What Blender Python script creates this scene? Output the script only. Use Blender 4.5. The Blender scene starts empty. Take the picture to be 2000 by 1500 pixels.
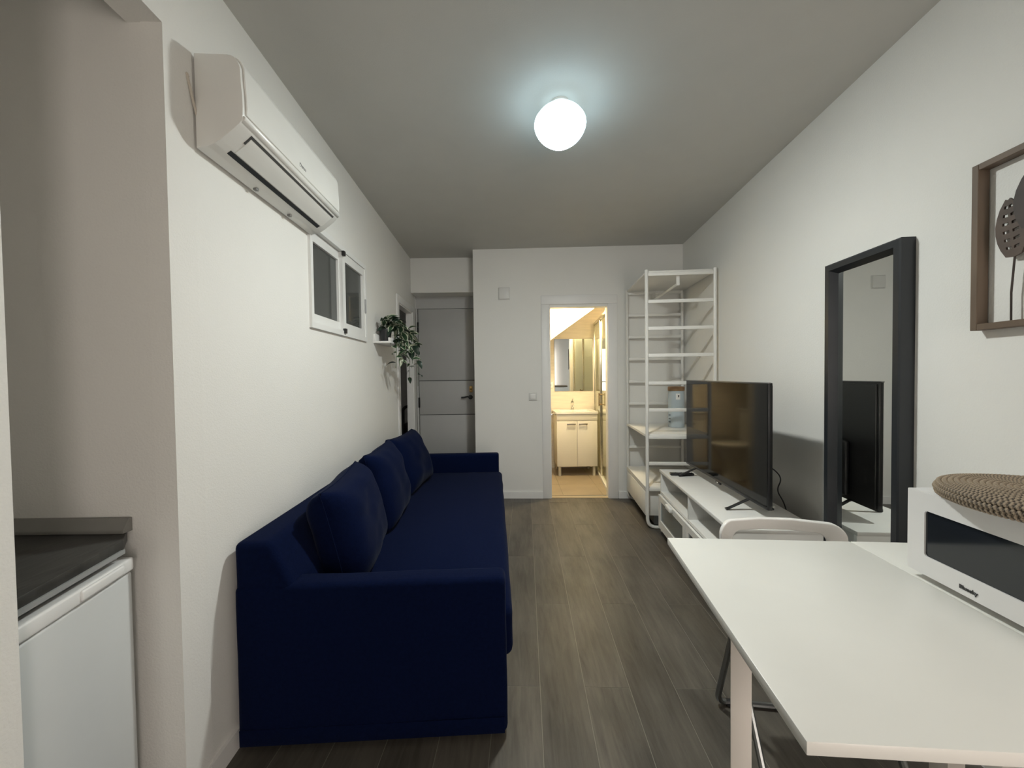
import bpy, bmesh, math, random
from mathutils import Vector, Matrix
rnd = random.Random(7)
S = bpy.context.scene
C = S.collection
PI = math.pi

# ------------------------------------------------------------------ camera
pit, rol = math.radians(1.3), 0.013
fw = Vector((0, math.cos(pit), -math.sin(pit)))
up0 = Vector((0, math.sin(pit), math.cos(pit)))
rt0 = Vector((1, 0, 0))
ri = math.cos(rol) * rt0 - math.sin(rol) * up0
ui = math.sin(rol) * rt0 + math.cos(rol) * up0
cd = bpy.data.cameras.new('camera')
cd.sensor_width = 36
cd.lens = 752 / 2000 * 36
cd.clip_start = 0.02
cam = bpy.data.objects.new('camera', cd)
C.objects.link(cam)
M = Matrix.Identity(4)
for i in range(3):
    M[i][0], M[i][1], M[i][2] = ri[i], ui[i], -fw[i]
M[2][3] = 1.30
cam.matrix_world = M
S.camera = cam

# ------------------------------------------------------------------ world, exposure, lamp strengths
w = bpy.data.worlds.new('world')
w.use_nodes = True
w.node_tree.nodes['Background'].inputs[0].default_value = (0.02, 0.022, 0.026, 1)
w.node_tree.nodes['Background'].inputs[1].default_value = 0.3
S.world = w
S.view_settings.view_transform = 'Standard'
S.view_settings.look = 'None'
S.view_settings.gamma = 1
S.view_settings.exposure = 0.0
S.view_settings.use_curve_mapping = False
LAMP_NECK = 1.4      # its thick opal neck next to the ceiling
LAMP_SIDE = 11.0     # its opal upper part
LAMP = 1000.0          # globe lamp over the room
FILL_REAR = 7.0       # glow of the assumed, unseen balcony door behind the camera
FILL_DIM = 16.0      # added unseen fill light in the room beyond the left doorway
LAMP_BATH = 440.0     # assumed, unseen bathroom lamp

# ------------------------------------------------------------------ materials
MATS = {}


def mat(name, col, rough=0.5, metal=0.0, bump=0.0, bscale=60.0, var=0.0, vscale=6.0, spec=0.5, sheen=0.0, coat=0.0, stretch=None):
    if name in MATS:
        return MATS[name]
    m = bpy.data.materials.new(name)
    m.use_nodes = True
    nt = m.node_tree
    b = nt.nodes['Principled BSDF']
    b.inputs['Base Color'].default_value = (*col, 1)
    b.inputs['Roughness'].default_value = rough
    b.inputs['Metallic'].default_value = metal
    b.inputs['Specular IOR Level'].default_value = spec
    if sheen:
        b.inputs['Sheen Weight'].default_value = sheen
        b.inputs['Sheen Roughness'].default_value = 0.4
        b.inputs['Sheen Tint'].default_value = (0.7, 0.78, 0.95, 1)
    if coat:
        b.inputs['Coat Weight'].default_value = coat
        b.inputs['Coat Roughness'].default_value = 0.08
    tc = nt.nodes.new('ShaderNodeTexCoord')
    mp = nt.nodes.new('ShaderNodeMapping')
    nt.links.new(tc.outputs['Object'], mp.inputs[0])
    if stretch:
        mp.inputs['Scale'].default_value = stretch
    n = nt.nodes.new('ShaderNodeTexNoise')
    n.inputs['Scale'].default_value = vscale
    n.inputs['Detail'].default_value = 4
    nt.links.new(mp.outputs[0], n.inputs['Vector'])
    r = nt.nodes.new('ShaderNodeValToRGB')
    v = max(var, 0.015)
    r.color_ramp.elements[0].position = 0.3
    r.color_ramp.elements[1].position = 0.7
    r.color_ramp.elements[0].color = (*[c * (1 - v) for c in col], 1)
    r.color_ramp.elements[1].color = (*[min(1, c * (1 + v)) for c in col], 1)
    nt.links.new(n.outputs['Fac'], r.inputs[0])
    nt.links.new(r.outputs[0], b.inputs['Base Color'])
    if bump:
        n2 = nt.nodes.new('ShaderNodeTexNoise')
        n2.inputs['Scale'].default_value = bscale
        n2.inputs['Detail'].default_value = 3
        nt.links.new(mp.outputs[0], n2.inputs['Vector'])
        bp = nt.nodes.new('ShaderNodeBump')
        bp.inputs['Strength'].default_value = bump
        bp.inputs['Distance'].default_value = 0.004
        nt.links.new(n2.outputs['Fac'], bp.inputs['Height'])
        nt.links.new(bp.outputs[0], b.inputs['Normal'])
    MATS[name] = m
    return m


def emit(name, col, strength):
    m = bpy.data.materials.new(name)
    m.use_nodes = True
    nt = m.node_tree
    b = nt.nodes['Principled BSDF']
    b.inputs['Base Color'].default_value = (0.8, 0.8, 0.8, 1)
    b.inputs['Emission Color'].default_value = (*col, 1)
    b.inputs['Emission Strength'].default_value = strength
    return m


def glass(name, tint, gloss=0.05, ior=1.5, haze=0.0, hcol=(.3, .3, .3)):
    m = bpy.data.materials.new(name)
    m.use_nodes = True
    nt = m.node_tree
    nt.nodes.remove(nt.nodes['Principled BSDF'])
    out = nt.nodes['Material Output']
    tr = nt.nodes.new('ShaderNodeBsdfTransparent')
    tr.inputs[0].default_value = (*tint, 1)
    gl = nt.nodes.new('ShaderNodeBsdfGlossy')
    gl.inputs['Roughness'].default_value = gloss
    gl.inputs[0].default_value = (0.95, 0.97, 0.96, 1)
    fr = nt.nodes.new('ShaderNodeFresnel')
    # the same index from both sides, so that a thin slab does not reflect totally
    ge = nt.nodes.new('ShaderNodeNewGeometry')
    mi = nt.nodes.new('ShaderNodeMath')
    mi.operation = 'MULTIPLY_ADD'
    mi.inputs[1].default_value = 1 / ior - ior
    mi.inputs[2].default_value = ior
    nt.links.new(ge.outputs['Backfacing'], mi.inputs[0])
    nt.links.new(mi.outputs[0], fr.inputs[0])
    mx = nt.nodes.new('ShaderNodeMixShader')
    nt.links.new(fr.outputs[0], mx.inputs[0])
    if haze:
        df = nt.nodes.new('ShaderNodeBsdfDiffuse')
        df.inputs[0].default_value = (*hcol, 1)
        m2 = nt.nodes.new('ShaderNodeMixShader')
        m2.inputs[0].default_value = haze
        nt.links.new(tr.outputs[0], m2.inputs[1])
        nt.links.new(df.outputs[0], m2.inputs[2])
        nt.links.new(m2.outputs[0], mx.inputs[1])
    else:
        nt.links.new(tr.outputs[0], mx.inputs[1])
    nt.links.new(gl.outputs[0], mx.inputs[2])
    nt.links.new(mx.outputs[0], out.inputs[0])
    return m


def plank_mat():
    m = bpy.data.materials.new('wood_look_tile')
    m.use_nodes = True
    nt = m.node_tree
    b = nt.nodes['Principled BSDF']
    tc = nt.nodes.new('ShaderNodeTexCoord')
    oi = nt.nodes.new('ShaderNodeObjectInfo')
    mul = nt.nodes.new('ShaderNodeVectorMath')
    mul.operation = 'MULTIPLY_ADD'
    cx = nt.nodes.new('ShaderNodeCombineXYZ')
    for i in range(3):
        nt.links.new(oi.outputs['Random'], cx.inputs[i])
    mul.inputs[1].default_value = (37, 53, 11)
    nt.links.new(cx.outputs[0], mul.inputs[0])
    nt.links.new(tc.outputs['Object'], mul.inputs[2])
    mp = nt.nodes.new('ShaderNodeMapping')
    mp.inputs['Scale'].default_value = (1, 0.11, 1)
    nt.links.new(mul.outputs[0], mp.inputs[0])
    fine = nt.nodes.new('ShaderNodeTexNoise')
    fine.inputs['Scale'].default_value = 42
    fine.inputs['Detail'].default_value = 8
    fine.inputs['Roughness'].default_value = 0.65
    fine.inputs['Distortion'].default_value = 0.6
    nt.links.new(mp.outputs[0], fine.inputs['Vector'])
    mp2 = nt.nodes.new('ShaderNodeMapping')
    mp2.inputs['Scale'].default_value = (1, 0.35, 1)
    nt.links.new(mul.outputs[0], mp2.inputs[0])
    big = nt.nodes.new('ShaderNodeTexNoise')
    big.inputs['Scale'].default_value = 7
    big.inputs['Detail'].default_value = 5
    nt.links.new(mp2.outputs[0], big.inputs['Vector'])
    r1 = nt.nodes.new('ShaderNodeValToRGB')
    r1.color_ramp.elements[0].position = 0.28
    r1.color_ramp.elements[0].color = (0.040, 0.035, 0.029, 1)
    r1.color_ramp.elements[1].position = 0.74
    r1.color_ramp.elements[1].color = (0.158, 0.142, 0.118, 1)
    mixf = nt.nodes.new('ShaderNodeMath')
    mixf.operation = 'MULTIPLY_ADD'
    mixf.inputs[1].default_value = 0.5
    hb = nt.nodes.new('ShaderNodeMath')
    hb.operation = 'MULTIPLY'
    hb.inputs[1].default_value = 0.5
    nt.links.new(big.outputs['Fac'], hb.inputs[0])
    nt.links.new(fine.outputs['Fac'], mixf.inputs[0])
    nt.links.new(hb.outputs[0], mixf.inputs[2])
    nt.links.new(mixf.outputs[0], r1.inputs[0])
    # a little lighter or darker from plank to plank
    hs = nt.nodes.new('ShaderNodeHueSaturation')
    mr = nt.nodes.new('ShaderNodeMapRange')
    mr.inputs['To Min'].default_value = 0.85
    mr.inputs['To Max'].default_value = 1.15
    nt.links.new(oi.outputs['Random'], mr.inputs['Value'])
    nt.links.new(mr.outputs[0], hs.inputs['Value'])
    nt.links.new(r1.outputs[0], hs.inputs['Color'])
    nt.links.new(hs.outputs[0], b.inputs['Base Color'])
    b.inputs['Roughness'].default_value = 0.42
    b.inputs['Specular IOR Level'].default_value = 0.4
    bp = nt.nodes.new('ShaderNodeBump')
    bp.inputs['Strength'].default_value = 0.15
    bp.inputs['Distance'].default_value = 0.003
    nt.links.new(fine.outputs['Fac'], bp.inputs['Height'])
    nt.links.new(bp.outputs[0], b.inputs['Normal'])
    return m


WALL = mat('wall_paint', (0.80, 0.79, 0.755), 0.75, bump=0.25, bscale=170, var=0.012, vscale=1.5, spec=0.25)
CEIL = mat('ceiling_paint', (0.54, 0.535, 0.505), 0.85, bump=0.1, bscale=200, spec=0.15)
TRIM = mat('white_lacquer', (0.82, 0.81, 0.79), 0.4)
PLAST = mat('white_plastic', (0.80, 0.79, 0.76), 0.32)
WHITE = mat('white_melamine', (0.80, 0.79, 0.76), 0.38)
METW = mat('white_powder_coat', (0.78, 0.77, 0.73), 0.35)
BLUE = mat('navy_cotton', (0.0028, 0.0062, 0.0275), 0.95, bump=0.35, bscale=420, var=0.12, vscale=90, spec=0.03, sheen=0.05)
BLACK = mat('black_plastic', (0.012, 0.012, 0.013), 0.35)
BLKM = mat('black_metal', (0.015, 0.015, 0.016), 0.4, 0.3)
GREYD = mat('grey_door_paint', (0.46, 0.46, 0.45), 0.5)
CHROME = mat('chrome', (0.7, 0.7, 0.7), 0.12, 1.0)
STEEL = mat('grey_steel_tube', (0.30, 0.31, 0.31), 0.28, 1.0)
BRASS = mat('brass', (0.72, 0.5, 0.22), 0.3, 1.0)
GROOVE = mat('dark_groove', (0.06, 0.06, 0.058), 0.6)
DARKGAP = mat('dark_slot', (0.02, 0.023, 0.026), 0.5)
MIRROR = mat('mirror_silver', (0.80, 0.82, 0.80), 0.015, 1.0)
MFRAME = mat('black_blue_lacquer', (0.018, 0.021, 0.025), 0.4, var=0.1)

# ------------------------------------------------------------------ mesh helpers


def obj(name, bm, m, parent=None, ang=35, mats=None):
    me = bpy.data.meshes.new(name)
    bm.normal_update()
    bm.to_mesh(me)
    bm.free()
    for x in (mats or [m]):
        me.materials.append(x)
    me.shade_smooth()
    me.set_sharp_from_angle(angle=math.radians(ang))
    o = bpy.data.objects.new(name, me)
    C.objects.link(o)
    if parent:
        o.parent = parent
    return o


def tag(o, label=None, cat=None, group=None, kind=None):
    if label:
        o['label'] = label
    if cat:
        o['category'] = cat
    if group:
        o['group'] = group
    if kind:
        o['kind'] = kind
    return o


def thing(name, label, cat, loc=(0, 0, 0), rz=0.0, group=None, rot=None):
    o = bpy.data.objects.new(name, None)
    o.empty_display_size = 0.1
    C.objects.link(o)
    o.location = loc
    o.rotation_euler = rot or (0, 0, rz)
    return tag(o, label, cat, group)


def B():
    return bmesh.new()


def merge(bm, src):
    me = bpy.data.meshes.new('tmp')
    src.to_mesh(me)
    src.free()
    bm.from_mesh(me)
    bpy.data.meshes.remove(me)


def bx(bm, x0, x1, y0, y1, z0, z1, bev=0.0, seg=2, mtx=None):
    t = bmesh.new()
    bmesh.ops.create_cube(t, size=1)
    for v in t.verts:
        v.co = Vector((x0 + (v.co.x + .5) * (x1 - x0), y0 + (v.co.y + .5) * (y1 - y0), z0 + (v.co.z + .5) * (z1 - z0)))
    if bev:
        bmesh.ops.bevel(t, geom=t.edges[:], offset=bev, segments=seg, profile=0.5, affect='EDGES')
    if mtx:
        bmesh.ops.transform(t, matrix=mtx, verts=t.verts[:])
    merge(bm, t)
    return bm


def box(x0, x1, y0, y1, z0, z1, bev=0.0, seg=2, mtx=None):
    return bx(B(), x0, x1, y0, y1, z0, z1, bev, seg, mtx)


def fillet(pts, r, n=6):
    pts = [Vector(p) for p in pts]
    out = [pts[0]]
    for i in range(1, len(pts) - 1):
        a, b, c = pts[i - 1], pts[i], pts[i + 1]
        d1, d2 = (a - b), (c - b)
        l = min(r, d1.length * .49, d2.length * .49)
        p1, p2 = b + d1.normalized() * l, b + d2.normalized() * l
        for k in range(n + 1):
            t = k / n
            out.append((1 - t) ** 2 * p1 + 2 * t * (1 - t) * b + t * t * p2)
    out.append(pts[-1])
    return out


def tube(bm, pts, r, n=10, closed=False, flat=None):
    pts = [Vector(p) for p in pts]
    k = len(pts)
    rings = []
    nrm = None
    for i, p in enumerate(pts):
        if closed:
            t = (pts[(i + 1) % k] - pts[i - 1]).normalized()
        else:
            t = (pts[min(i + 1, k - 1)] - pts[max(i - 1, 0)]).normalized()
        if nrm is None:
            a = Vector((0, 0, 1)) if abs(t.z) < .9 else Vector((1, 0, 0))
            nrm = t.cross(a).normalized()
        nrm = (nrm - t * nrm.dot(t)).normalized()
        bi = t.cross(nrm)
        rr = r[i] if isinstance(r, (list, tuple)) else r
        ring = []
        for j in range(n):
            a = 2 * PI * (j + .5) / n
            ca, sa = math.cos(a), math.sin(a)
            if flat:
                q = max(abs(ca), abs(sa))
                ring.append(bm.verts.new(p + nrm * (ca / q * flat[0]) + bi * (sa / q * flat[1])))
            else:
                ring.append(bm.verts.new(p + nrm * ca * rr + bi * sa * rr))
        rings.append(ring)
    m = k if closed else k - 1
    for i in range(m):
        a, b = rings[i], rings[(i + 1) % k]
        for j in range(n):
            bm.faces.new((a[j], a[(j + 1) % n], b[(j + 1) % n], b[j]))
    if not closed:
        bm.faces.new(rings[0][::-1])
        bm.faces.new(rings[-1])
    return bm


def lathe(bm, prof, n=24, c=(0, 0, 0), sx=1.0, sy=1.0):
    rings = []
    for r, z in prof:
        if r < 1e-6:
            rings.append([bm.verts.new((c[0], c[1], c[2] + z))])
        else:
            rings.append([bm.verts.new((c[0] + sx * r * math.cos(2 * PI * j / n), c[1] + sy * r * math.sin(2 * PI * j / n), c[2] + z)) for j in range(n)])
    for a, b in zip(rings, rings[1:]):
        for j in range(n):
            if len(a) == 1 and len(b) == 1:
                continue
            if len(a) == 1:
                bm.faces.new((a[0], b[(j + 1) % n], b[j]))
            elif len(b) == 1:
                bm.faces.new((a[j], a[(j + 1) % n], b[0]))
            else:
                bm.faces.new((a[j], a[(j + 1) % n], b[(j + 1) % n], b[j]))
    bmesh.ops.recalc_face_normals(bm, faces=bm.faces[:])
    return bm


def prism(bm, poly, lo, hi, axis='z', bev=0.0, seg=2):
    """polygon (2d) pushed along an axis: z -> (x,y), y -> (x,z), x -> (y,z)"""
    t = bmesh.new()

    def P(a, b, h):
        return {'z': (a, b, h), 'y': (a, h, b), 'x': (h, a, b)}[axis]
    A = [t.verts.new(P(a, b, lo)) for a, b in poly]
    D = [t.verts.new(P(a, b, hi)) for a, b in poly]
    n = len(poly)
    t.faces.new(A)
    t.faces.new(D[::-1])
    for i in range(n):
        t.faces.new((A[i], D[i], D[(i + 1) % n], A[(i + 1) % n]))
    bmesh.ops.recalc_face_normals(t, faces=t.faces[:])
    if bev:
        bmesh.ops.bevel(t, geom=t.edges[:], offset=bev, segments=seg, profile=0.5, affect='EDGES')
    merge(bm, t)
    return bm


def rrect(x0, x1, y0, y1, r, n=5):
    out = []
    for cx, cy, a0 in ((x1 - r, y1 - r, 0), (x0 + r, y1 - r, PI / 2), (x0 + r, y0 + r, PI), (x1 - r, y0 + r, 1.5 * PI)):
        for k in range(n + 1):
            a = a0 + k / n * PI / 2
            out.append((cx + r * math.cos(a), cy + r * math.sin(a)))
    return out


def plate_hole(bm, outer, inner, lo, hi, axis='x'):
    """flat plate with one opening; outer and inner loops have the same number of points"""
    def P(a, b, h):
        return {'z': (a, b, h), 'y': (a, h, b), 'x': (h, a, b)}[axis]
    n = len(outer)
    V = [[bm.verts.new(P(a, b, h)) for a, b in L] for L in (outer, inner) for h in (lo, hi)]
    o0, o1, i0, i1 = V
    fs = []
    for k in range(n):
        j = (k + 1) % n
        fs += [bm.faces.new((o0[k], o0[j], i0[j], i0[k])), bm.faces.new((o1[k], i1[k], i1[j], o1[j])),
               bm.faces.new((o0[k], o1[k], o1[j], o0[j])), bm.faces.new((i0[k], i0[j], i1[j], i1[k]))]
    bmesh.ops.recalc_face_normals(bm, faces=bm.faces[:])
    return bm


def wall_bm(p0, p1, z0, z1, th, holes=(), zt=None):
    """wall whose visible face runs p0 -> p1; th > 0 puts its thickness to the right of that direction"""
    p0, p1 = Vector(p0), Vector(p1)
    d = p1 - p0
    L = d.length
    d.normalize()
    nr = Vector((d.y, -d.x)) * th
    ss = sorted({0, L, *[h[0] for h in holes], *[h[1] for h in holes]})
    zs = sorted({z0, z1, *[h[2] for h in holes], *[h[3] for h in holes]})
    ss = [s for s in ss if 0 <= s <= L]
    zs = [z for z in zs if z0 <= z <= z1]
    ns, nz = len(ss) - 1, len(zs) - 1

    def solid(i, j):
        if not (0 <= i < ns and 0 <= j < nz):
            return False
        s, z = (ss[i] + ss[i + 1]) / 2, (zs[j] + zs[j + 1]) / 2
        return not any(h[0] < s < h[1] and h[2] < z < h[3] for h in holes)
    bm = B()

    def P(s, z, b):
        q = p0 + d * s + (nr if b else Vector((0, 0)))
        return bm.verts.new((q.x, q.y, z))

    def quad(*a):
        bm.faces.new([P(*x) for x in a])
    for i in range(ns):
        for j in range(nz):
            if not solid(i, j):
                continue
            a, b, lo, hi = ss[i], ss[i + 1], zs[j], zs[j + 1]
            quad((a, lo, 0), (b, lo, 0), (b, hi, 0), (a, hi, 0))
            quad((a, lo, 1), (a, hi, 1), (b, hi, 1), (b, lo, 1))
            if not solid(i - 1, j):
                quad((a, lo, 0), (a, hi, 0), (a, hi, 1), (a, lo, 1))
            if not solid(i + 1, j):
                quad((b, lo, 0), (b, lo, 1), (b, hi, 1), (b, hi, 0))
            if not solid(i, j - 1):
                quad((a, lo, 0), (a, lo, 1), (b, lo, 1), (b, lo, 0))
            if not solid(i, j + 1):
                quad((a, hi, 0), (b, hi, 0), (b, hi, 1), (a, hi, 1))
    bmesh.ops.remove_doubles(bm, verts=bm.verts[:], dist=1e-5)
    bmesh.ops.recalc_face_normals(bm, faces=bm.faces[:])
    return bm


def struct(name, bm, m, label=None, parent=None, **k):
    o = obj(name, bm, m, parent, **k)
    if parent is None:
        tag(o, label, None, None, 'structure')
    return o


def text(name, s, size, m, parent, mtx, depth=0.0006, bold=0.0):
    cu = bpy.data.curves.new('txt', 'FONT')
    cu.body = s
    cu.size = size
    cu.extrude = depth
    cu.offset = bold
    cu.resolution_u = 3
    cu.align_x = 'CENTER'
    to = bpy.data.objects.new('txt', cu)
    C.objects.link(to)
    dg = bpy.context.evaluated_depsgraph_get()
    me = bpy.data.meshes.new_from_object(to.evaluated_get(dg))
    bpy.data.objects.remove(to)
    bpy.data.curves.remove(cu)
    me.name = name
    me.materials.clear()
    me.materials.append(m)
    me.transform(mtx)
    o = bpy.data.objects.new(name, me)
    C.objects.link(o)
    o.parent = parent
    return o


def basis(ex, ey, ez, o):
    m = Matrix.Identity(4)
    for i in range(3):
        m[i][0], m[i][1], m[i][2], m[i][3] = ex[i], ey[i], ez[i], o[i]
    return m


# ------------------------------------------------------------------ room shell
HC = 2.62
AL, AR, AB = 0.044, -0.085, -0.04           # plan angles of the left, right and back walls


def XL(y): return -0.93 - 0.044 * y         # left wall face
def XR(y): return 1.43 + 0.085 * y          # right wall face
def YB(x): return 4.03 - 0.04 * (x - 0.4)   # back wall face


XC = -0.394          # outer corner where the back wall ends and the entrance recess starts
YA = 4.56            # entrance recess back
YN = 1.115           # kitchen niche: wall facing the camera
YP = 0.735           # end of the wall between niche and camera

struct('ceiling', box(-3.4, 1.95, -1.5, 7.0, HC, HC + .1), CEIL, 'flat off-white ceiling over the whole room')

# floor: grout bed with every plank tile a part of its own
floor = struct('floor', box(-3.4, 1.95, -1.5, 7.0, -0.06, -0.0010), mat('grout', (0.23, 0.215, 0.18), 0.8), 'dark grey wood-look plank tile floor with pale grout')
PLK = plank_mat()


def clip(poly, a, b, c):
    """keep the side a*x + b*y <= c"""
    out = []
    for i in range(len(poly)):
        p, q = poly[i], poly[(i + 1) % len(poly)]
        fp, fq = a * p[0] + b * p[1] - c, a * q[0] + b * q[1] - c
        if fp <= 0:
            out.append(p)
        if fp * fq < 0:
            t = fp / (fp - fq)
            out.append((p[0] + t * (q[0] - p[0]), p[1] + t * (q[1] - p[1])))
    return out


TA, W_, L_ = 0.034, 0.185, 1.16
for k in range(-11, 11):
    xa, xb = 0.0473 + W_ * k, 0.0473 + W_ * (k + 1)
    ph = 1.58 if k % 2 else 2.165
    for n in range(-4, 4):
        ya, yb = ph + L_ * n, ph + L_ * (n + 1)
        g = 0.0013
        loc = [(xa + g, ya + g), (xb - g, ya + g), (xb - g, yb - g), (xa + g, yb - g)]
        poly = [(x * math.cos(TA) + y * math.sin(TA), -x * math.sin(TA) + y * math.cos(TA)) for x, y in loc]
        poly = clip(poly, 1, -0.085, 1.43 - .001)
        poly = clip(poly, 0, -1, 1.3)
        poly = clip(poly, 0.04, 1, 4.03 + .016 + .045) if k >= -3 else clip(poly, 0, 1, YA - .002)
        poly = clip(poly, -1, -0.044, 0.93 - .001) if ya > YN - .3 else clip(poly, -1, 0, 1.62)
        if len(poly) < 3:
            continue
        cx = sum(p[0] for p in poly) / len(poly)
        cy = sum(p[1] for p in poly) / len(poly)
        o = obj('plank', prism(B(), [(p[0] - cx, p[1] - cy) for p in poly], -0.01, 0), PLK, floor)
        o.location = (cx, cy, 0)

# left wall (window and doorway openings)
WY0, WY1, WZ0, WZ1 = 1.945, 2.79, 1.555, 2.10
DY0, DY1, DZ = 3.74, 4.36, 2.03
pl0, pl1 = (XL(YN), YN), (XL(YA), YA)
kl = math.hypot(1, .044)
struct('wall_left', wall_bm(pl1, pl0, 0, HC, .06, [((YA - WY1) * kl, (YA - WY0) * kl, WZ0, WZ1), ((YA - DY1) * kl, (YA - DY0) * kl, 0, DZ)][::1]), WALL,
       'white plastered left wall behind the sofa')
# kitchen niche
struct('wall_niche', wall_bm((XL(YN), YN), (-2.06, YN), 0, HC, .10), WALL, 'wall of the kitchen niche facing the camera')
struct('wall_niche_side', box(-2.14, -2.04, -1.5, YN, 0, HC), WALL, 'far side wall of the kitchen niche')
struct('wall_pier', wall_bm((XL(.50), .50), (XL(YP), YP), 0, HC, -.10), WALL, 'pale wall end at the left edge of the photo')
struct('trim_lintel', prism(B(), [(XL(YN), YN), (XL(YP), YP), (XL(YP) - .1, YP), (XL(YN) - .1, YN)], 2.314, HC), WALL, 'lintel over the kitchen niche')
# right wall, rear wall
struct('wall_right', wall_bm((XR(-1.5), -1.5), (XR(4.02), 4.02), 0, HC, .10), WALL, 'long white wall on the right')
struct('wall_rear', wall_bm((-2.1, -1.4), (1.5, -1.4), 0, HC, .10, [(2.66, 3.36, .04, 2.12)]), WALL, 'white wall behind the camera')
# back wall with the bathroom doorway
BX0, BX1, BZ = 0.388, 1.012, 2.02
kb = math.hypot(1, .04)
struct('wall_back', wall_bm((1.86, YB(1.86)), (XC, YB(XC)), 0, HC, .09, [((1.86 - BX1) * kb, (1.86 - BX0) * kb, -.001, BZ)]), WALL, 'white back wall with the bathroom doorway')
struct('wall_recess_side', box(XC, XC + .09, YB(XC) + .085, YA, 0, HC), WALL, 'side of the entrance recess')
struct('wall_recess_back', wall_bm((XC, YA), (XL(YA) - .1, YA), 0, HC, .10, [(-.01 + .0, XC - XL(YA) - .004, -.01, 2.235)]), WALL, 'wall over the entrance door')
struct('trim_bulkhead', box(XL(4.33) + .002, XC, 4.33, YA, 2.235, HC), WALL, 'boxed bulkhead above the entrance door')

# baseboards
bb = .07
struct('baseboard_left', prism(B(), [(XL(YN), YN), (XL(DY0 - .08), DY0 - .08), (XL(DY0 - .08) + .012, DY0 - .08), (XL(YN) + .012, YN)], 0, bb), TRIM, 'white baseboard along the left wall')
struct('baseboard_back', prism(B(), [(XC, YB(XC)), (BX0 - .075, YB(BX0)), (BX0 - .075, YB(BX0) - .012), (XC, YB(XC) - .012)], 0, bb), TRIM, 'white baseboard left of the bathroom door')
struct('baseboard_corner', prism(B(), [(BX1 + .09, YB(1.1)), (1.77, YB(1.77)), (1.77, YB(1.77) - .012), (BX1 + .09, YB(1.1) - .012)], 0, bb), TRIM, 'white baseboard behind the shelving rack')
struct('baseboard_right', prism(B(), [(XR(-1.4), -1.4), (XR(3.9), 3.9), (XR(3.9) - .012, 3.9), (XR(-1.4) - .012, -1.4)], 0, bb), TRIM, 'white baseboard along the right wall')

# door_1: frame of the bathroom doorway
door1 = struct('door_1', B(), TRIM, 'white frame of the bathroom doorway')
door1.location = (0.4, 4.03, 0)
door1.rotation_euler = (0, 0, AB)
a0, a1 = BX0 - .4, BX1 - .4
obj('architrave', box(a0 - .075, a0 + .012, -.016, .0, 0, 2.03, .004), TRIM, door1)
obj('architrave', box(a1 - .012, a1 + .085, -.016, .0, 0, 2.03, .004), TRIM, door1)
obj('architrave', box(a0 - .075, a1 + .085, -.016, .0, 2.03, 2.125, .004), TRIM, door1)
obj('door_lining', box(a0 + .0, a0 + .018, -.004, .092, 0, 2.012), TRIM, door1)
obj('door_lining', box(a1 - .018, a1 - .0, -.004, .092, 0, 2.012), TRIM, door1)
obj('door_lining', box(a0, a1, -.004, .092, 2.002, 2.02), TRIM, door1)
obj('threshold_strip', box(a0, a1, .005, .05, -.004, .006, .002), mat('threshold', (.45, .36, .24), .4), door1)

# door_2: entrance door
door2 = struct('door_2', B(), GREYD, 'grey entrance door with two dark grooves')
door2.location = (XL(YA), YA, 0)
dw = XC - XL(YA)
for z0, z1 in ((.006, .838), (.846, 1.243), (1.251, 2.096)):
    obj('door_panel', box(.03, dw - .002, .012, .05, z0, z1, .0025), GREYD, door2)
for z in (.842, 1.247):
    obj('groove', box(.03, dw - .002, .018, .05, z - .006, z + .006), GROOVE, door2)
obj('head_frame', box(.0, dw - .001, .006, .06, 2.098, 2.234), mat('grey_frame', (.5, .5, .49), .5), door2)
obj('side_frame', box(.0, .024, .0, .06, 0, 2.10), mat('grey_frame', (.5, .5, .49), .5), door2)
for z in (.99, 1.88):
    obj('hinge', tube(B(), [(.027, .004, z - .06), (.027, .004, z + .06)], .011, 10), BLACK, door2)
hd = B()
lathe(hd, [(0, 0), (.026, 0), (.026, .008), (.012, .012), (.012, .04), (0, .04)], 20)
bmesh.ops.transform(hd, matrix=basis((1, 0, 0), (0, 0, 1), (0, -1, 0), (dw - .100, .012, 1.047)), verts=hd.verts[:])
tube(hd, fillet([(dw - .100, -.026, 1.047), (dw - .13, -.03, 1.058), (dw - .17, -.03, 1.045), (dw - .205, -.026, 1.045)], .03), [.010] * 16, 8)
obj('door_handle', hd, BLACK, door2)
es = box(dw - .112, dw - .075, .0, .012, 1.105, 1.18, .008, 3)
o = obj('lock_plate', es, BRASS, door2)
obj('key_cylinder', lathe(B(), [(0, .012), (.011, .012), (.011, 0), (0, 0)], 16), mat('dark_brass', (.2, .13, .05), .4, 1), o).matrix_basis = basis((1, 0, 0), (0, 0, 1), (0, -1, 0), (dw - .0935, .002, 1.142))

# door_3: open doorway in the left wall
door3 = struct('door_3', B(), TRIM, 'white frame of the dark open doorway beside the plant')
door3.location = (XL(DY0), DY0, 0)
door3.rotation_euler = (0, 0, AL)
dl = (DY1 - DY0) * kl
obj('architrave', box(.0, .014, -.075, .005, 0, 2.03, .004), TRIM, door3)
obj('architrave', box(.0, .014, dl - .005, dl + .06, 0, 2.03, .004), TRIM, door3)
obj('architrave', box(.0, .014, -.075, dl + .06, 2.02, 2.09, .004), TRIM, door3)
obj('door_lining', box(-.062, .004, .0, .018, 0, 2.01), TRIM, door3)
obj('door_lining', box(-.062, .004, dl - .018, dl, 0, 2.01), TRIM, door3)
obj('door_lining', box(-.062, .004, 0, dl, 2.008, 2.03), TRIM, door3)
for z in (.98,):
    obj('strike_plate', box(-.03, .0, .017, .0195, z - .05, z + .05), BLACK, door3)

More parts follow.
